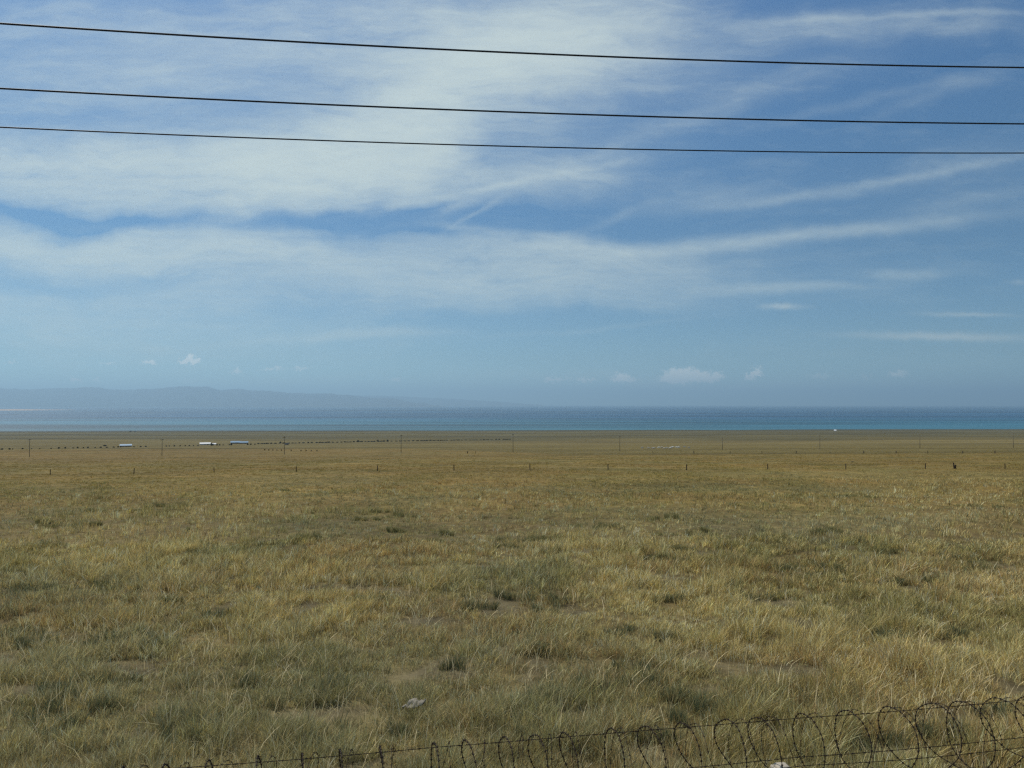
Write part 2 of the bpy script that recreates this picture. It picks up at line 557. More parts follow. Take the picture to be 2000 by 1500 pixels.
def ground_mat():
    mt, n, l, p = mat_new('steppe_ground')
    p.inputs['Roughness'].default_value = .95
    p.inputs['Specular IOR Level'].default_value = .1
    at_ = n.new('ShaderNodeAttribute'); at_.attribute_name = 'tone'
    g = n.new('ShaderNodeNewGeometry')

    def nz(scale, vec=(1, 1, 1), det=6, rough=.65):
        mp = n.new('ShaderNodeMapping'); l.new(g.outputs['Position'], mp.inputs[0])
        mp.inputs['Scale'].default_value = vec
        q = n.new('ShaderNodeTexNoise'); q.noise_dimensions = '2D'
        q.inputs['Scale'].default_value = scale; q.inputs['Detail'].default_value = det; q.inputs['Roughness'].default_value = rough
        l.new(mp.outputs[0], q.inputs['Vector'])
        return q.outputs[0]

    def rng_(v_, a, b, c, d):
        r = n.new('ShaderNodeMapRange'); l.new(v_, r.inputs[0])
        for i, q in enumerate((a, b, c, d)): r.inputs[1 + i].default_value = q
        return r.outputs[0]

    def mul(a, b):
        r = n.new('ShaderNodeMath'); r.operation = 'MULTIPLY'; l.new(a, r.inputs[0]); l.new(b, r.inputs[1]); return r.outputs[0]
    f = mul(rng_(nz(2.2, det=8, rough=.7), .3, .7, .62, 1.38), rng_(nz(.12, (1, 1.6, 1), 7, .7), .3, .7, .75, 1.25))
    f = mul(f, rng_(nz(.9, (1, .35, 1), 5, .7), .3, .7, .8, 1.2))
    sc = n.new('ShaderNodeVectorMath'); sc.operation = 'SCALE'
    l.new(at_.outputs['Color'], sc.inputs[0]); l.new(f, sc.inputs['Scale'])
    l.new(sc.outputs[0], p.inputs['Base Color'])
    b = n.new('ShaderNodeBump'); b.inputs['Strength'].default_value = .6; b.inputs['Distance'].default_value = .05
    l.new(nz(9, det=6), b.inputs['Height']); l.new(b.outputs[0], p.inputs['Normal'])
    return mt


def grass_mat():
    mt = bpy.data.materials.new('grass_blades'); mt.use_nodes = True
    n = mt.node_tree.nodes; l = mt.node_tree.links; n.clear()
    a = n.new('ShaderNodeAttribute'); a.attribute_name = 'tone'
    d = n.new('ShaderNodeBsdfDiffuse'); t = n.new('ShaderNodeBsdfTranslucent')
    l.new(a.outputs['Color'], d.inputs['Color']); l.new(a.outputs['Color'], t.inputs['Color'])
    mx = n.new('ShaderNodeMixShader'); mx.inputs[0].default_value = .24
    l.new(d.outputs[0], mx.inputs[1]); l.new(t.outputs[0], mx.inputs[2])
    o = n.new('ShaderNodeOutputMaterial'); l.new(mx.outputs[0], o.inputs[0])
    return mt


# ------------------------------------------------------------------ ground
ys = np.concatenate([np.arange(-80, 0, 8.0), np.arange(0, 70, .5), np.geomspace(70, 3200, 230)])
N = 330
k = .0225
xs = np.sinh(k * np.arange(-N, N + 1)) * .5 / k
xs = xs * (9000 / xs[-1]) if xs[-1] < 9000 else xs
X, Y = np.meshgrid(xs, ys)
Z = ground_z(X, Y)
ny, nx = X.shape
idx = np.arange(ny * nx).reshape(ny, nx)
F = np.stack([idx[:-1, :-1], idx[:-1, 1:], idx[1:, 1:], idx[1:, :-1]], -1).reshape(-1, 4)
tone = np.concatenate([ground_colour(X, Y).reshape(-1, 3), np.ones((ny * nx, 1))], 1)
gr_o = np_mesh('ground', np.stack([X, Y, Z], -1).reshape(-1, 3), [F], ground_mat(), True, attrs={'tone': ('FLOAT_COLOR', tone)})
tag(gr_o, kind='structure')

# ------------------------------------------------------------------ lake
def water_mat():
    mt, n, l, p = mat_new('lake_water')
    g = n.new('ShaderNodeNewGeometry')

    def nz(scale, vec, det=4):
        mp = n.new('ShaderNodeMapping'); l.new(g.outputs['Position'], mp.inputs[0]); mp.inputs['Scale'].default_value = vec
        q = n.new('ShaderNodeTexNoise'); q.noise_dimensions = '2D'
        q.inputs['Scale'].default_value = scale; q.inputs['Detail'].default_value = det
        l.new(mp.outputs[0], q.inputs['Vector']); return q.outputs[0]
    sp = n.new('ShaderNodeSeparateXYZ'); l.new(g.outputs['Position'], sp.inputs[0])
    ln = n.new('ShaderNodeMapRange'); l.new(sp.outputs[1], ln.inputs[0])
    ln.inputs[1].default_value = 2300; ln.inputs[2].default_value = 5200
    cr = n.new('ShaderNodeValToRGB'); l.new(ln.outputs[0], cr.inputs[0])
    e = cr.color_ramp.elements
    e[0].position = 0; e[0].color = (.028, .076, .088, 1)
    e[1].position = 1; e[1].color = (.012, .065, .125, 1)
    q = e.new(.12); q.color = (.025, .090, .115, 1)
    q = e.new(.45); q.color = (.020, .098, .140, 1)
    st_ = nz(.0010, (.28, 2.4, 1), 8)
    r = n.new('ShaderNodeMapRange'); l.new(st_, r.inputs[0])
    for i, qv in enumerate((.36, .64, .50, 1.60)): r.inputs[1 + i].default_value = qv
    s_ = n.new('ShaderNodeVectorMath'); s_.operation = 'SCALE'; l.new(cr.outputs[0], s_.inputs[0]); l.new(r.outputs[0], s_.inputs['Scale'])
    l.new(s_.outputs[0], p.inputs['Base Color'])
    p.inputs['Roughness'].default_value = .5
    p.inputs['Specular IOR Level'].default_value = .45
    p.inputs['IOR'].default_value = 1.33
    b = n.new('ShaderNodeBump'); b.inputs['Strength'].default_value = .5; b.inputs['Distance'].default_value = .6
    l.new(nz(.05, (1, 1.5, 1), 6), b.inputs['Height']); l.new(b.outputs[0], p.inputs['Normal'])
    return mt


LZ = CAM_H - LAKE_D
wy = np.concatenate([[1500.0, 2000, 2600, 4000, 8000, 16000, 32000, 60000]])
wx = np.array([-60000, -30000, -12000, -4000, 0, 4000, 12000, 30000, 60000], float)
WX, WY = np.meshgrid(wx, wy)
i2 = np.arange(WX.size).reshape(WX.shape)
WF = np.stack([i2[:-1, :-1], i2[:-1, 1:], i2[1:, 1:], i2[1:, :-1]], -1).reshape(-1, 4)
lake = np_mesh('lake', np.stack([WX, WY, np.full_like(WX, LZ)], -1).reshape(-1, 3), [WF], water_mat())
tag(lake, kind='structure')

# ------------------------------------------------------------------ mountains across the water
mt_mat = simple('mountain_rock', (.07, .085, .10), .95, 0, .3, .002)


def ridge(name, y0, pts, seed, rough):
    """pts: (px,row) skyline; a solid range with a front and a back slope"""
    px = np.linspace(pts[0][0], pts[-1][0], 260)
    row = np.interp(px, [p[0] for p in pts], [p[1] for p in pts])
    x = (px - 1000) / 1444 * y0
    top = CAM_H + (790 - row) / 1444 * y0 + (fbm(px * .03, px * 0, 6, seed, .62) - .5) * rough
    top = np.maximum(top, LZ + 2)
    rows_ = []
    prof = [(-.16, 0.0), (-.11, .35), (-.06, .72), (-.02, .93), (0, 1.0), (.04, .85), (.12, 0.0)]
    for j, (o, f) in enumerate(prof):
        z = LZ - 4 + (top - LZ + 4) * f
        if 0 < f < 1:
            z = z + (fbm(px * .08, px * 0 + j * .7, 4, seed + 5) - .5) * (top - LZ) * .28
        rows_.append(np.stack([x * (1 + o), np.full_like(x, y0 * (1 + o)), np.maximum(z, LZ - 4)], -1))
    V = np.stack(rows_); ii = np.arange(V.shape[0] * V.shape[1]).reshape(V.shape[:2])
    Fq = np.stack([ii[:-1, :-1], ii[:-1, 1:], ii[1:, 1:], ii[1:, :-1]], -1).reshape(-1, 4)
    o = np_mesh(name, V.reshape(-1, 3), [Fq], mt_mat, True)
    return tag(o, kind='structure')


ridge('mountains', 30000, [(-700, 765), (-300, 758), (-60, 757), (60, 760), (130, 757), (230, 760), (340, 756), (460, 760), (560, 765), (640, 769), (700, 773),
                           (770, 779), (830, 786), (870, 793)], 3, 220)
ridge('mountains_far', 44000, [(-200, 762), (300, 764), (600, 770), (760, 773), (850, 777), (950, 783), (1060, 791)], 13, 90)
# pale sand spit on the left
sp_px = np.linspace(-500, 58, 60)
spx = (sp_px - 1000) / 1444 * 11000
sh = 14 * sstep(-sp_px, -75, 60) + 6 * fbm(sp_px * .05, sp_px * 0, 3, 9) * sstep(-sp_px, -75, 0)
V = np.stack([np.stack([spx, np.full_like(spx, 10700), np.full_like(spx, LZ - 1)], -1),
              np.stack([spx, np.full_like(spx, 11000), LZ - .5 + sh], -1),
              np.stack([spx, np.full_like(spx, 11900), LZ - .8 + sh * .8], -1),
              np.stack([spx, np.full_like(spx, 12600), np.full_like(spx, LZ - 1)], -1)])
ii = np.arange(V.shape[0] * V.shape[1]).reshape(V.shape[:2])
spit = np_mesh('sand_spit', V.reshape(-1, 3), [np.stack([ii[:-1, :-1], ii[:-1, 1:], ii[1:, 1:], ii[1:, :-1]], -1).reshape(-1, 4)],
               simple('pale_sand', (.50, .36, .25), .95, 0, .15, .01), True)
tag(spit, kind='structure')

# ------------------------------------------------------------------ air
HZ = MB().box(-64000, 64000, -64000, 64000, CAM_H - LAKE_D - 12, 1150)
hm = bpy.data.materials.new('haze_air'); hm.use_nodes = True
hn = hm.node_tree.nodes; hn.clear()
pv = hn.new('ShaderNodeVolumePrincipled')
pv.inputs['Color'].default_value = (.51, .785, 1.0, 1)
pv.inputs['Density'].default_value = 5.9e-5
pv.inputs['Anisotropy'].default_value = 0.28
ho = hn.new('ShaderNodeOutputMaterial')
hm.node_tree.links.new(pv.outputs[0], ho.inputs['Volume'])
tag(HZ.build('haze', hm), kind='stuff')

# ------------------------------------------------------------------ grass
NB = 560000


def blades(n, cx, cy, cr, hmin, hmax, wid, tone, spread, wind, segs=3, dens_kill=None):
    """all arrays length n (one row per blade)"""
    a = rng.uniform(0, 2 * math.pi, n)
    rr = cr * np.sqrt(rng.uniform(0, 1, n))
    bx, by = cx + rr * np.cos(a), cy + rr * np.sin(a)
    bz = ground_z(bx, by) - .01
    h = rng.uniform(hmin, hmax)
    # lean: outward from the clump plus wind to the right
    la_ = a + rng.normal(0, .7, n)
    ln = spread * rng.uniform(.1, 1.0, n)
    lx = np.cos(la_) * ln + wind * rng.uniform(.4, 1.4, n)
    ly = np.sin(la_) * ln + rng.normal(0, .10, n)
    f = rng.uniform(0, math.pi, n)
    wx_, wy_ = np.cos(f), np.sin(f)
    levels = [0, .45, .8, 1.0] if segs == 3 else [0, .6, 1.0]
    wl = [.8, 1.0, .7] if segs == 3 else [.9, .8]
    V = []
    for li, t in enumerate(levels):
        bend = t * t * .75 + t * .25
        px_ = bx + lx * h * bend; py_ = by + ly * h * bend
        pz_ = bz + h * (t - .28 * (np.hypot(lx, ly)) * t * t)
        if li == len(levels) - 1:
            V.append(np.stack([px_, py_, pz_], -1))
        else:
            w = wid * wl[li] * .5
            V.append(np.stack([px_ - wx_ * w, py_ - wy_ * w, pz_], -1))
            V.append(np.stack([px_ + wx_ * w, py_ + wy_ * w, pz_], -1))
    V = np.stack(V, 1)                               # n, nv, 3
    nv = V.shape[1]
    b0 = (np.arange(n) * nv)[:, None]
    quads = [b0 + np.array([[2 * i, 2 * i + 1, 2 * i + 3, 2 * i + 2]]) for i in range(segs - 1)]
    tris = b0 + np.array([[nv - 3, nv - 2, nv - 1]])
    T = np.repeat(tone, nv, axis=0)
    return V.reshape(-1, 3), np.concatenate(quads), tris, T


def pick_tones(n, g, gr, ru):
    u1 = rng.uniform(0, 1, n)
    base = STRAW[None] * np.ones((n, 1))
    sel = rng.uniform(0, 1, n)
    base[sel < .20] = PALE
    base[(sel > .20) & (sel < .30)] = GOLD
    base[(sel > .30) & (sel < .45)] = OLIVE * 1.2
    base[u1 < g * .60] = OLIVE
    u2 = rng.uniform(0, 1, n)
    base[u2 < gr * .55] = GREY
    u3 = rng.uniform(0, 1, n)
    base[u3 < ru * .26] = RUST
    base = base * rng.uniform(.30, 1.60, (n, 1)) ** 1.3 * rng.uniform(.94, 1.06, (n, 3))
    return np.clip(base, .01, .90)


def make_field(name, y0, y1, n_clump, per, segs):
    # clump centres: density falls with the square of the distance
    y = np.exp(rng.uniform(math.log(y0), math.log(y1), n_clump * 2))
    x = rng.uniform(-.92, .92, len(y)) * (y + 1.5)
    g, gr, ru, ba = veg_fields(x, y)
    ba = np.maximum(ba, bare_at(x, y))
    keep = rng.uniform(0, 1, len(y)) > (ba * .72 + .2 * bare_at(x, y))
    # gaps between the tussocks
    gap = fbm(x * 1.6, y * 1.1, 3, 91)
    keep &= (rng.uniform(0, 1, len(y)) < .30 + .70 * sstep(gap, .40, .56)) | (y > 60)
    x, y, g, gr, ru, ba = [q[keep][:n_clump] for q in (x, y, g, gr, ru, ba)]
    tuft = sstep(fbm(x * 1.15, y * 1.15, 3, 97), .38, .62)
    hh = (.16 + .12 * sstep(fbm(x * .3, y * .3, 3, 95), .35, .65)) * (.62 + 1.25 * tuft) + .04
    hh = hh * (1 - .30 * gr) * (1 - .60 * ba)
    hh = hh * rng.uniform(.5, 1.25, len(x)) * (1 - .62 * sstep(y, 40, 120)) * (1 - .3 * sstep(y, 150, 350))
    rad = rng.uniform(.05, .13, len(x)) * (1 + y / 60)
    n = len(x) * per
    rep = lambda q: np.repeat(q, per)
    X_, Y_ = rep(x), rep(y)
    tone_c = pick_tones(len(x), g, gr, ru) * rng.uniform(.75, 1.25, (len(x), 1))
    tone_b = pick_tones(n, rep(g), rep(gr), rep(ru))
    tone_ = (.45 * np.repeat(tone_c, per, 0) + .55 * tone_b) * 1.12 * np.array([.985, 1.03, .97])
    fd = sstep(Y_, 40, 130)[:, None] * .92
    tone_ = tone_ * (1 - fd) + ground_colour(X_, Y_) * rng.uniform(1.7, 3.1, (n, 1)) * fd
    wid = np.maximum(.0046, Y_ * .00044) * rng.uniform(.5, 1.6, n)
    v_, q_, t_, c_ = blades(n, X_, Y_, rep(rad), rep(hh) * .45, rep(hh) * 1.15, wid, tone_, .80, .07, segs)
    o = np_mesh(name, v_, [q_, t_], GM, attrs={'tone': ('FLOAT_COLOR', np.concatenate([c_, np.ones((len(c_), 1))], 1))})
    return tag(o, 'dry straw coloured steppe grass covering the foreground slope', 'grass', kind='stuff')


GM = grass_mat()
parts = []
make_field('grass', 5.0, 34, 98000, 14, 3)
g2 = make_field('far_grass', 34, 460, 80000, 10, 2)
g2['label'] = 'dry grass running down the slope towards the fence posts'

# darker green tussocks
TU = [(250, 1250, .35), (285, 1275, .25), (640, 1350, .42), (1392, 1395, .40), (1340, 1370, .3), (1950, 1115, .8), (1895, 1100, .7), (1740, 1100, .8),
      (1600, 1130, .9), (1560, 1112, .6), (780, 1008, 1.0), (740, 1000, .8), (1010, 1056, 1.1), (1080, 1058, .8), (1160, 1030, 1.0), (800, 1140, .5),
      (60, 1155, .8), (210, 1150, .7), (130, 1030, 1.1), (90, 1068, .9), (200, 1000, 1.0), (590, 1105, .6), (660, 1100, .5), (950, 1190, .4), (1060, 1200, .3),
      (980, 1170, .35), (1480, 1170, .6), (1400, 1150, .5), (1160, 1345, .3), (1260, 1340, .3), (470, 1340, .35), (370, 1420, .3), (1690, 970, 1.2),
      (1620, 1040, 1.0), (1330, 1045, .8), (560, 960, 1.2), (330, 990, 1.0), (1900, 990, 1.2), (1850, 1240, .4), (200, 1330, .3), (120, 1420, .3), (1045, 1275, .25),
      (720, 1180, .3), (350, 1130, .7), (1720, 1450, .3), (1640, 1470, .25), (1870, 1440, .3), (1950, 1400, .3), (20, 1240, .5), (80, 1260, .4), (170, 1265, .35)]
tx, ty, tr_ = [], [], []
for a_, b_, r_ in TU:
    p = at(a_, b_); tx.append(p[0]); ty.append(p[1]); tr_.append(r_)
ry = np.exp(rng.uniform(math.log(11), math.log(45), 60)); rx = rng.uniform(-.8, .8, 60) * ry
tx = np.concatenate([tx, rx]); ty = np.concatenate([ty, ry]); tr_ = np.concatenate([tr_, rng.uniform(.10, .35, 60) * (1 + ry / 50)])
cnt = 420
sub = 7                                            # each tussock is a huddle of small tufts
sx = np.repeat(tx, sub) + rng.normal(0, 1, len(tx) * sub) * np.repeat(tr_, sub) * .8
sy = np.repeat(ty, sub) + rng.normal(0, 1, len(tx) * sub) * np.repeat(tr_, sub) * .45
sr = np.repeat(tr_, sub) * rng.uniform(.2, .45, len(sx))
sh_ = rng.uniform(.16, .36, len(sx)) * (1 - .5 * sstep(sy, 40, 110))
per = cnt // sub
n = len(sx) * per
rp = lambda q: np.repeat(q, per)
tn = GREEN[None] * rng.uniform(.8, 1.7, (n, 1)) * rng.uniform(.92, 1.08, (n, 3))
ms = rng.uniform(0, 1, n); tn[ms < .12] = STRAW * .8; tn[(ms > .12) & (ms < .28)] = OLIVE * .8
dm = sstep(rp(sy), 14, 40)[:, None] * .75
tn = tn * (1 - dm) + (np.array([.30, .27, .11]) * rng.uniform(.6, 1.4, (n, 1))) * dm
v_, q_, t_, c_ = blades(n, rp(sx), rp(sy), rp(sr), rp(sh_) * .5, rp(sh_) * 1.15, np.maximum(.006, rp(sy) * .0005) * rng.uniform(.6, 1.3, n), tn, .6, .10, 3)
o = np_mesh('green_grass', v_, [q_, t_], GM, attrs={'tone': ('FLOAT_COLOR', np.concatenate([c_, np.ones((len(c_), 1))], 1))})
tag(o, 'darker green tussocks scattered through the dry grass', 'grass', kind='stuff')

# tall pale stalks, bent and crossing, close to the line
n = 9000
y = np.exp(rng.uniform(math.log(6.5), math.log(26), n)); x = rng.uniform(-.85, .85, n) * (y + 1)
kx = sstep(fbm(x * .5, y * .5, 3, 101), .42, .62); kp = rng.uniform(0, 1, n) < .12 + .88 * kx
x, y = x[kp], y[kp]; n = len(x)
tn = (PALE[None] * rng.uniform(.75, 1.25, (n, 1)))
v_, q_, t_, c_ = blades(n, x, y, np.full(n, .05), np.full(n, .25), np.full(n, .58), np.maximum(.0050, y * .00055) * rng.uniform(.6, 1.2, n), tn, 1.0, .06, 3)
o = np_mesh('dry_stalks', v_, [q_, t_], GM, attrs={'tone': ('FLOAT_COLOR', np.concatenate([c_, np.ones((len(c_), 1))], 1))})
tag(o, 'long pale dry stalks standing above the grass', 'grass', kind='stuff')

# ------------------------------------------------------------------ overhead cables
TH = R(10)
UX, UY = math.cos(TH), math.sin(TH)


def line_at(px, y_at_centre):
    k_ = (px - 1000) / 1444
    y = y_at_centre / (1 - k_ * math.tan(TH))
    return k_ * y, y


def cable(rows, y0, rad, label):
    """a hanging cable: parabola through three sighted points, carried on past both sides of the view"""
    P = []
    for px, row in zip((0, 1000, 2000), rows):
        x, y = line_at(px, y0)
        c, s_ = math.cos(PITCH), math.sin(PITCH)
        dz_, dyy = 750 - row, 1444
        P.append((x / UX, CAM_H + (dyy * s_ + dz_ * c) / (dyy * c - dz_ * s_) * y))
    co = np.polyfit([p[0] for p in P], [p[1] for p in P], 2)
    s = np.linspace(-32, 40, 145)
    pts = np.stack([s * UX, y0 + s * UY, np.polyval(co, s)], -1)
    o = MB().tube(pts, rad, 8).build('overhead_cable', M['cable'], smooth=True)
    return tag(o, label, 'cable', 'overhead cables crossing the sky')


cable((47, 103, 132), 14.0, .0175, 'topmost of the three black cables across the sky')
cable((173.5, 219, 242), 14.0, .0165, 'middle one of the three black cables across the sky')
cable((249, 286, 299), 14.0, .0125, 'lowest and thinnest of the three black cables across the sky')

# ------------------------------------------------------------------ barbed wire fence beside the line
FY = 5.7
fence = empty('barbed_wire_fence', (0, FY, 0), TH)     # local x runs along the fence
tag(fence, 'rusty barbed wire fence topped with a coil of barbed wire and concrete posts', 'fence')
TOPZ = CAM_H - 2.555
CR = .262
CZ = TOPZ - CR + .006


def barbs(mb, pts, step, L, rad, r_wrap):
    seg = np.linalg.norm(np.diff(pts, axis=0), axis=1); cs = np.concatenate([[0], np.cumsum(seg)])
    d = step * .5
    while d < cs[-1]:
        i = min(np.searchsorted(cs, d) - 1, len(pts) - 2); i = max(i, 0)
        f = (d - cs[i]) / max(seg[i], 1e-6)
        p = pts[i] * (1 - f) + pts[i + 1] * f
        t = (pts[i + 1] - pts[i]) / max(seg[i], 1e-6)
        a = np.cross(t, np.array([random.uniform(-1, 1), random.uniform(-1, 1), random.uniform(-1, 1)])); a /= np.linalg.norm(a) + 1e-9
        b = np.cross(t, a)
        mb.tube([p - t * .007, p + t * .007], r_wrap, 5)
        for q in (a, -a, b, -b):
            tip = p + q * L * random.uniform(.8, 1.15) + t * random.uniform(-.4, .4) * L
            mb.tube([p + q * r_wrap * .5, tip], [rad, rad * .35], 4)
        d += step * random.uniform(.8, 1.2)


# coil: irregular helix
pts = []
th = 0.0
s = -8.0
per_ = 40
while s < 10.0:
    pitch = np.interp(s, [-8, -2, 1, 5, 10], [.34, .335, .31, .40, .40]) * random.uniform(.72, 1.28)
    drop = random.uniform(0, .03)
    tilt = random.uniform(-.10, .12); rz_ = CR * random.uniform(.93, 1.04); ry_ = CR * random.uniform(.92, 1.08)
    for j in range(per_):
        a = 2 * math.pi * j / per_
        w = math.sin(math.pi * j / per_) ** 2
        ss = s + pitch * j / per_ + tilt * w * math.cos(a) - .080 * math.sin(a)
        r1 = CR + (rz_ - CR) * w; r2 = CR + (ry_ - CR) * w
        pts.append((ss, math.sin(a) * r2, CZ - drop * w + math.cos(a) * r1 + .005 * math.sin(j * 1.1 + s * 7)))
    s += pitch
pts = np.array(pts)
twin = []
for i_, p_ in enumerate(pts):                     # the second, opposite-handed strand of the concertina, clipped to the first
    twin.append((p_[0] + .09 + .03 * math.sin(i_ * .021), -p_[1] * .985, CZ + (p_[2] - CZ) * .985 + .004 * math.sin(i_ * .13)))
twin = np.array(twin)
mb = MB(); mb.tube(twin, .0020, 5)
barbs(mb, twin, .10, .014, .0016, .0040)
mb.build('wire_coil', M['rust'], fence)
mb = MB(); mb.tube(pts, .0034, 5)
barbs(mb, pts, .052, .018, .0022, .0064)
mb.build('wire_coil', M['rust'], fence)


def strand(zf, x0=-8, x1=10, off=0.0, step=.11, sag=.01):
    s_ = np.arange(x0, x1, .05)
    mb = MB()
    for ph in (0, math.pi):
        p_ = np.stack([s_, off + .0028 * np.cos(s_ * 75 + ph), zf - sag * np.abs(np.sin((s_ + .6) * math.pi / 3.0)) + .006 * np.sin(s_ * 1.7) + .0028 * np.sin(s_ * 75 + ph)], -1)
        mb.tube(p_, .0018, 4)
    c_ = np.stack([s_, 0 * s_ + off, zf - sag * np.abs(np.sin((s_ + .6) * math.pi / 3.0)) + .006 * np.sin(s_ * 1.7)], -1)
    barbs(mb, c_, step, .015, .0016, .0042)
    return mb.build('wire_strand', M['rust'], fence)


strand(TOPZ, step=.16, sag=.012)
strand(CAM_H - 2.895, off=.05, sag=.02, step=.12)
strand(CAM_H - 2.915, off=-.05, sag=.035, step=.2)
for h_ in (3.25, 3.6, 3.95, 4.3, 4.6):
    strand(CAM_H - h_, off=-.07, step=.14)
xs0, _ = line_at(1515, FY)
s0 = xs0 / UX
for i in range(-3, 3):
    pm = MB().box(-.075, .075, -.075, .075, -.1, CAM_H - 2.945, .93)
    # worn, chamfered cap
    pm.box(-.058, .062, -.058, .058, CAM_H - 2.945 + .001, CAM_H - 2.918, .7)
    po = pm.build('post', M['concrete'], fence, bevel=.012)
    po.location = (s0 + i * 3.0, 0, 0)
    if i: po.location.z -= .03
    po.rotation_euler = (0, R(random.uniform(-1, 1)), R(random.uniform(-4, 4)))

# ------------------------------------------------------------------ line of thin posts across the slope
pf = empty('pasture_fence', tuple(at(1000, 918)))
tag(pf, 'long pasture fence of thin dark posts crossing the slope below the lake', 'fence')
PX = [-210, -55, (101, 931, 919), (264, 925, 915), (420, 923, 911), (580, 922, 911), (738, 920, 909), (887, 918, 909), (1035, 919, 909), (1187, 920, 910), (1340, 920, 909),
      (1498, 918, 909), (1650, 917, 908), (1805, 917, 907), 1960, 2110]
tops = []
for q in PX:
    if not isinstance(q, tuple): q = (q, 920, 910)
    y_ = 112.0
    x_ = (q[0] - 1000) / 1444 * y_
    gz = float(ground_z(x_, y_))
    zt = CAM_H - (q[2] - 790) / 1444 * y_
    H_ = max(zt - gz, .85)
    tilt = random.uniform(-.05, .05)
    mbp = MB().box(-.055, .055, -.055, .055, -.3, H_, .85)
    po = mbp.build('post', M['darkwood'], pf)
    po.location = (x_ - pf.location[0], y_ - pf.location[1], gz - pf.location[2]); po.rotation_euler = (0, tilt, random.uniform(0, 1))
    tops.append((x_, y_, gz + H_))
for f_ in (.93, .62):
    mbw = MB()
    P_ = []
    for a, b in zip(tops[:-1], tops[1:]):
        for t in (0, .25, .5, .75):
            g_ = [a[i] * (1 - t) + b[i] * t for i in range(3)]
            P_.append((g_[0] - pf.location[0], g_[1] - pf.location[1], g_[2] - 1.15 * (1 - f_) - .03 * math.sin(math.pi * t) - pf.location[2]))
    mbw.tube(P_, .0015, 3).build('wire', M['rust'], pf)
# the stout corner post, doubled with a short brace
cp = at(1862, 917)
y_ = 112.0; x_ = (1861 - 1000) / 1444 * y_; gz = float(ground_z(x_, y_))
c_ = empty('corner_post', (x_, y_, gz))
tag(c_, 'stout dark corner post with a short brace at the right end of the post line', 'post')
MB().box(-.07, .07, -.07, .07, -.3, 1.0, .9).build('upright', M['darkwood'], c_).rotation_euler = (0, -.12, .2)
MB().box(-.10, .10, -.08, .08, -.3, .68, .75).build('brace', M['darkwood'], c_).location = (.17, -.03, 0)

# second, farther fence
f2 = empty('far_fence', tuple(at(1500, 885)))
tag(f2, 'distant fence of short posts along the dark line beyond the post line', 'fence')
for px, bold in ((913, 1.4), (929, 1.0), (1275, .7), (1355, 1.1), (1426, .7), (1488, .6), (1555, 1.0), (1621, .6), (1687, 1.1), (1750, .9), (1812, .8), (1880, 1.1), (1943, 1.1)):
    p = at(px, 885.5)
    w_ = .11 * bold
    po = MB().box(-w_, w_, -w_, w_, -.3, .95, .8).build('post', M['darkwood'], f2)
    po.location = tuple(p - np.array(f2.location)); po.rotation_euler = (0, random.uniform(-.06, .06), random.uniform(0, 1))

# ------------------------------------------------------------------ utility poles
def make_pole():
    r_ = empty('utility_pole', (0, 0, 0))
    MB().tube([(0, 0, -.5), (0, 0, 4), (0, 0, 8.3)], [.13, .11, .085], 8).build('pole', M['pole'], r_, True)
    MB().box(-.75, .75, -.06, .06, 7.75, 7.90).build('crossarm', M['pole'], r_)
    for x_ in (-.65, 0.25, .65):
        MB().tube([(x_, 0, 7.903), (x_, 0, 8.0), (x_, 0, 8.12)], [.05, .08, .04], 6).build('insulator', M['pole'], r_)
    return r_


pole0 = make_pole()
PL = [(60, 857, 893), (318, 857, 890), (556.5, 852, 887), (784, 849, 884), (1002, 847, 883), (1210, 851, 880), (1410, 854, 879), (1600, 849, 878), (1795, 847, 876.5), (1977, 845, 876)]
names = ['leftmost', 'second from the left', 'third from the left, by a dark shed', 'fourth from the left', 'fifth from the left', 'sixth from the left', 'seventh from the left',
         'third from the right', 'second from the right', 'rightmost']
for i, (px, rt, rb) in enumerate(PL):
    o = pole0 if i == 0 else copy_tree(pole0)
    y_ = np.interp(px, [0, 1000, 2000], [318, 350, 425])
    x_ = (px - 1000) / 1444 * y_
    gz = float(ground_z(x_, y_))
    o.location = (x_, y_, gz)
    zt = CAM_H - (rt - 790) / 1444 * y_
    o.scale = (1, 1, (zt - gz) / 8.3)
    o.rotation_euler = (0, R(random.uniform(-.8, .8)), R(60))
    tag(o, 'slim wooden utility pole on the grass slope, ' + names[i], 'utility pole', 'utility poles crossing the slope')


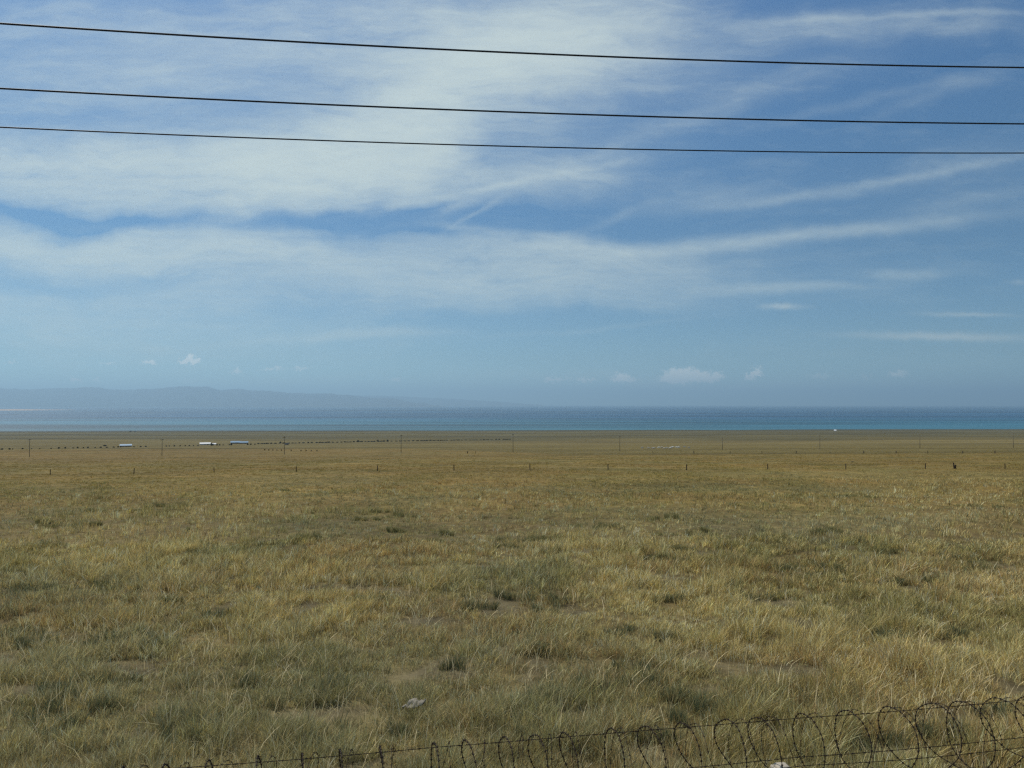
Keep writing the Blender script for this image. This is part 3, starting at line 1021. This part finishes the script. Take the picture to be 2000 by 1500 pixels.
# ------------------------------------------------------------------ farm buildings
def gable(L, D, wall_h, ridge_h, roof_mat, wall_mat, name, over=.3, windows=3, chimney=False):
    r_ = empty(name, (0, 0, 0))
    w = MB().box(-L / 2, L / 2, -D / 2, D / 2, -.5, wall_h)
    w.poly([(-L / 2, -D / 2, wall_h), (-L / 2, D / 2, wall_h), (-L / 2, 0, ridge_h - .05), (L / 2, -D / 2, wall_h), (L / 2, D / 2, wall_h), (L / 2, 0, ridge_h - .05)],
           [(0, 2, 1), (3, 4, 5)])
    w.build('wall', wall_mat, r_)
    e = over; t = .12
    a, b = L / 2 + e, D / 2 + e
    sl = (ridge_h - wall_h) / (D / 2)
    ze = wall_h - sl * e + .02
    p = [(-a, -b, ze), (a, -b, ze), (a, 0, ridge_h), (-a, 0, ridge_h), (-a, b, ze), (a, b, ze)]
    q = [(x, y, z + t) for x, y, z in p]
    MB().poly(p + q, [(6, 7, 8, 9), (9, 8, 11, 10), (0, 3, 2, 1), (3, 4, 5, 2), (0, 1, 7, 6), (4, 10, 11, 5), (0, 6, 9, 3), (3, 9, 10, 4), (1, 2, 8, 7), (2, 5, 11, 8)]).build('roof', roof_mat, r_)
    for i in range(windows):
        x = -L / 2 + L * (i + .5) / windows
        if i == windows // 2:
            MB().box(x - .5, x + .5, -D / 2 - .04, -D / 2 - .003, 0.05, min(2.0, wall_h - .1)).build('door', M['window'], r_)
        else:
            MB().box(x - .6, x + .6, -D / 2 - .04, -D / 2 - .003, .9, min(1.9, wall_h - .15)).build('window', M['window'], r_)
    return r_


def place(o, px, row, sc=1.0, rz=0.0):
    p = at(px, row)
    o.location = tuple(p); o.rotation_euler = (0, 0, rz - math.atan(p[0] / p[1]) )
    o.scale = (sc, sc, sc)
    return p


for nm, rm, wm, px, row, wpx, hpx, dep, rel, lab in (
        ('farmhouse', 'blue_roof', 'wall_dark', 246, 872.3, 20, 4.6, .9, .3, 'low farmhouse with a pale blue roof on the left, standing alone behind the track'),
        ('farm_building', 'blue_roof', 'wall_dark', 460, 866.5, 17, 5.0, .8, .3, 'left half of the long blue roofed farm shed pair beside the track'),
        ('farm_building', 'blue_roof', 'wall_dark', 476.5, 866.6, 15, 4.6, .8, .3, 'right half of the long blue roofed farm shed pair beside the track'),
        ('white_house', 'white_roof', 'wall_pale', 401, 868.8, 19, 4.4, .9, .3, 'low house with a bright white roof between the two blue roofed buildings'),
        ('small_house', 'white_roof', 'wall_pale', 418, 868.8, 7, 3.2, .9, .3, 'tiny pale outbuilding just right of the white roofed house'),
        ('shore_hut', 'white_roof', 'white_roof', 1631, 842.2, 4.2, 3.2, .9, .5, 'tiny lone white hut at the edge of the lake on the right'),
        ('shed', 'dark_metal', 'dark_metal', 560.5, 868.8, 6, 3.6, .9, .5, 'small dark shed beside the third utility pole')):
    p = at(px, row); kx_ = p[1] / 1444
    L, H_ = wpx * kx_, hpx * kx_
    o = gable(L, L * .42 if wpx > 10 else L * .8, H_ * (1 - rel) * .75, H_, M[rm], M[wm], nm, windows=max(1, int(L // 3.2)))
    place(o, px, row)
    tag(o, lab, 'house' if 'house' in nm else 'hut' if 'hut' in nm else 'shed')


# ------------------------------------------------------------------ shrubs along the track
def shrub_mesh(seed, w=1.0, h=1.0):
    rg = np.random.default_rng(seed)
    n = 420
    d = rg.normal(0, 1, (n, 3)); d /= np.linalg.norm(d, axis=1)[:, None]
    lob = 1 + .25 * np.sin(d[:, 0] * 5 + seed) + .2 * np.sin(d[:, 1] * 7 + seed * 2)
    r = (rg.uniform(.3, 1, n) ** .5 * lob)[:, None]
    c = d * r * np.array([w, w * .8, h * .5]); c[:, 2] = np.abs(c[:, 2] + h * .48)
    V = []
    for _ in range(4):
        V.append(c + rg.normal(0, .13, (n, 3)) * np.array([w, w, h]) * .8)
    V = np.stack(V, 1).reshape(-1, 3)
    b = np.arange(n) * 4
    return V, np.stack([b, b + 1, b + 2, b + 3], -1)


def new_shrub(i):
    r_ = empty('shrub', (0, 0, 0))
    V, Fq = shrub_mesh(i, 1.0, 1.0)
    np_mesh('foliage', V, [Fq], M['shrub'], parent=r_)
    s_ = MB()
    for a in (0, 2.1, 4.2):
        s_.tube([(0, 0, -.2), (.1 * math.cos(a), .1 * math.sin(a), .2), (.3 * math.cos(a), .3 * math.sin(a), .6)], [.06, .045, .02], 5)
    s_.build('stem', M['bark'], r_)
    return r_


SHR = []
for px, w, h in ((4, 6, 3), (19, 5, 3.4), (25, 3, 2.5), (44, 4, 3.2), (62, 3, 2), (78, 3, 2), (100, 4, 2), (115, 5, 3.4), (128, 4, 3.6), (152, 4, 3.4), (143, 4, 2), (163, 3, 2.6), (172, 4, 3),
                 (186, 4, 2), (197, 6, 2.6), (209, 6, 2.2), (222, 5, 2.4), (231, 5, 3), (236, 3, 4), (262, 4, 2), (275, 5, 2.4), (285, 5, 2.6), (325, 4, 2.6), (331, 3, 2.4), (341, 4, 2.8), (352, 4, 2.2),
                 (362, 4, 2.4), (370, 4, 2.4), (378, 3, 2.2), (387, 4, 2.4), (413, 5, 6), (416, 4, 4.5), (424, 4, 3.4), (429, 4, 3), (436, 3, 2.4), (452, 5, 3.6), (448, 3, 2.6), (484, 5, 3), (490, 5, 3), (498, 4, 2.6)):
    SHR.append((px, np.interp(px, [0, 250, 500], [878.4, 873.6, 868.6]), w, h))
px = 505.0
while px < 1000:
    SHR.append((px, np.interp(px, [500, 750, 1000], [867.4, 862.6, 858.4]), random.uniform(5, 9), random.uniform(1.6, 2.8) * (1 if px < 860 else .7)))
    px += random.uniform(5, 10)
for px in (548, 699, 738, 700, 757):
    SHR.append((px, np.interp(px, [500, 750, 1000], [866.4, 861.8, 857.4]), 5, 3.4))
for px in (517, 525, 533, 541, 550, 569, 588, 598, 608, 619):
    SHR.append((px, np.interp(px, [510, 620], [879.5, 881.5]), 3, 2.6))
for px, r_, w, h in ((1665, 903, 6, 2.2), (205, 871.5, 9, 3), (255, 842.9, 6, 1.6), (264, 842.9, 5, 1.3), (1630, 910, 0, 0)):
    if w: SHR.append((px, r_, w, h))
protos = [new_shrub(i) for i in range(4)]
used = set()
for i, (px, row, w, h) in enumerate(SHR):
    j = i % 4
    o = protos[j] if j not in used else copy_tree(protos[j])
    used.add(j)
    p = at(px, row); kx_ = p[1] / 1444
    o.location = tuple(p)
    o.scale = (w * kx_ / 2.4, w * kx_ / 2.4, h * kx_ * .85)
    o.rotation_euler = (0, 0, random.uniform(0, 6.28))
    if row > 878.8 and 510 < px < 625:
        lab, gp = 'small round shrub in the short row left of centre on the near slope', 'row of small shrubs on the near slope'
    elif row > 890:
        lab, gp = 'low dark shrub alone in the grass above the post line on the right', None
    elif 250 < px < 270 and row < 850:
        lab, gp = 'low dark shrub on the skyline at the shore of the lake on the left', 'shrubs at the shore'
    elif px < 500:
        w_ = ('left of the lone blue roofed farmhouse' if px < 240 else 'between the lone farmhouse and the white roofed house' if px < 400
              else 'between the white house and the long blue sheds' if px < 455 else 'just right of the long blue sheds')
        lab, gp = 'dark low shrub on the track line, ' + w_, 'shrubs along the track ' + w_
    else:
        w_ = ('between the blue sheds and the third utility pole' if px < 556 else 'between the third and fourth utility poles' if px < 784 else 'between the fourth and fifth utility poles')
        lab, gp = 'dark low shrub in the hedge line ' + w_, 'hedge shrubs ' + w_
    tag(o, lab, 'shrub', gp)


# ------------------------------------------------------------------ sheep
def sheep(mat_):
    r_ = empty('sheep', (0, 0, 0))
    me = bpy.data.meshes.new('body')
    v = [(-.5, 0, .62), (-.15, 0, .66), (.25, 0, .66), (.5, 0, .68), (.68, 0, .62), (.88, 0, .38), (1.0, 0, .28)]
    e = [(i, i + 1) for i in range(6)]
    rad = [.20, .27, .27, .22, .12, .10, .06]
    for bx, s_, back in ((-.42, .14, 1), (-.42, -.14, 1), (.40, .13, 0), (.40, -.13, 0)):
        k0 = 0 if back else 3
        n = len(v)
        v += [(bx, s_, .42), (bx + (-.06 if back else .02), s_, .24), (bx, s_, .02)]
        rad += [.10, .045, .04]
        e += [(k0, n), (n, n + 1), (n + 1, n + 2)]
    me.from_pydata(v, e, [])
    me.materials.append(mat_)
    o = bpy.data.objects.new('body', me); COL.objects.link(o); o.parent = r_
    sk = o.modifiers.new('skin', 'SKIN')
    for i, q in enumerate(rad):
        me.skin_vertices[0].data[i].radius = (q, q)
    me.skin_vertices[0].data[1].use_root = True
    ss = o.modifiers.new('sub', 'SUBSURF'); ss.levels = 1; ss.render_levels = 1
    return r_


shA, shB = sheep(M['wool_white']), sheep(M['wool'])
fA = fB = False
for px, row, wh in ((1311, 876.0, 1), (1315, 875.0, 1), (1321, 875.5, 1), (1325, 875.5, 1), (1287, 876.0, 1), (1254, 876.5, 0), (1266, 877.0, 0), (1274, 877.0, 0), (1278, 877.2, 0), (1298, 877.5, 0),
                    (1309, 877.5, 0), (1336, 874.5, 0), (1345, 876.0, 0), (1293, 875.5, 0), (1302, 877.0, 0)):
    if wh: o = copy_tree(shA) if fA else shA; fA = True
    else: o = copy_tree(shB) if fB else shB; fB = True
    p = at(px, row)
    o.location = tuple(p); o.rotation_euler = (0, 0, random.choice([0, math.pi]) + random.uniform(-.4, .4))
    o.scale = (1.15,) * 3
    tag(o, 'bright white sheep in the flock grazing the far pasture' if wh else 'duller cream sheep in the flock grazing the far pasture', 'sheep',
        'white sheep grazing' if wh else 'cream sheep grazing')

# ------------------------------------------------------------------ bleached scrap in the grass
p = at(808, 1396)
rg = np.random.default_rng(4)
n1, n2 = 15, 7
uu, vv = np.meshgrid(np.linspace(-1, 1, n1), np.linspace(-1, 1, n2))
zz = .02 + .025 * np.sin(uu * 4 + vv * 2) + .05 * (fbm(uu * 3 + 5, vv * 3, 3, 4) - .5) + .03 * rg.uniform(-1, 1, uu.shape) + .04 * uu
V = np.stack([uu * .19, vv * .09 * (1 - .5 * uu ** 2) + .02 * rg.uniform(-1, 1, uu.shape), zz + .05], -1).reshape(-1, 3)
ii = np.arange(n1 * n2).reshape(n2, n1)
o = np_mesh('scrap', V, [np.stack([ii[:-1, :-1], ii[:-1, 1:], ii[1:, 1:], ii[1:, :-1]], -1).reshape(-1, 4)], M['scrap'])
sm = o.modifiers.new('solid', 'SOLIDIFY'); sm.thickness = .008
o.location = (p[0], p[1], p[2] + .12); o.rotation_euler = (R(16), 0, .2)
tag(o, 'small crumpled whitish scrap lying in the grass near the wire coil', 'scrap')
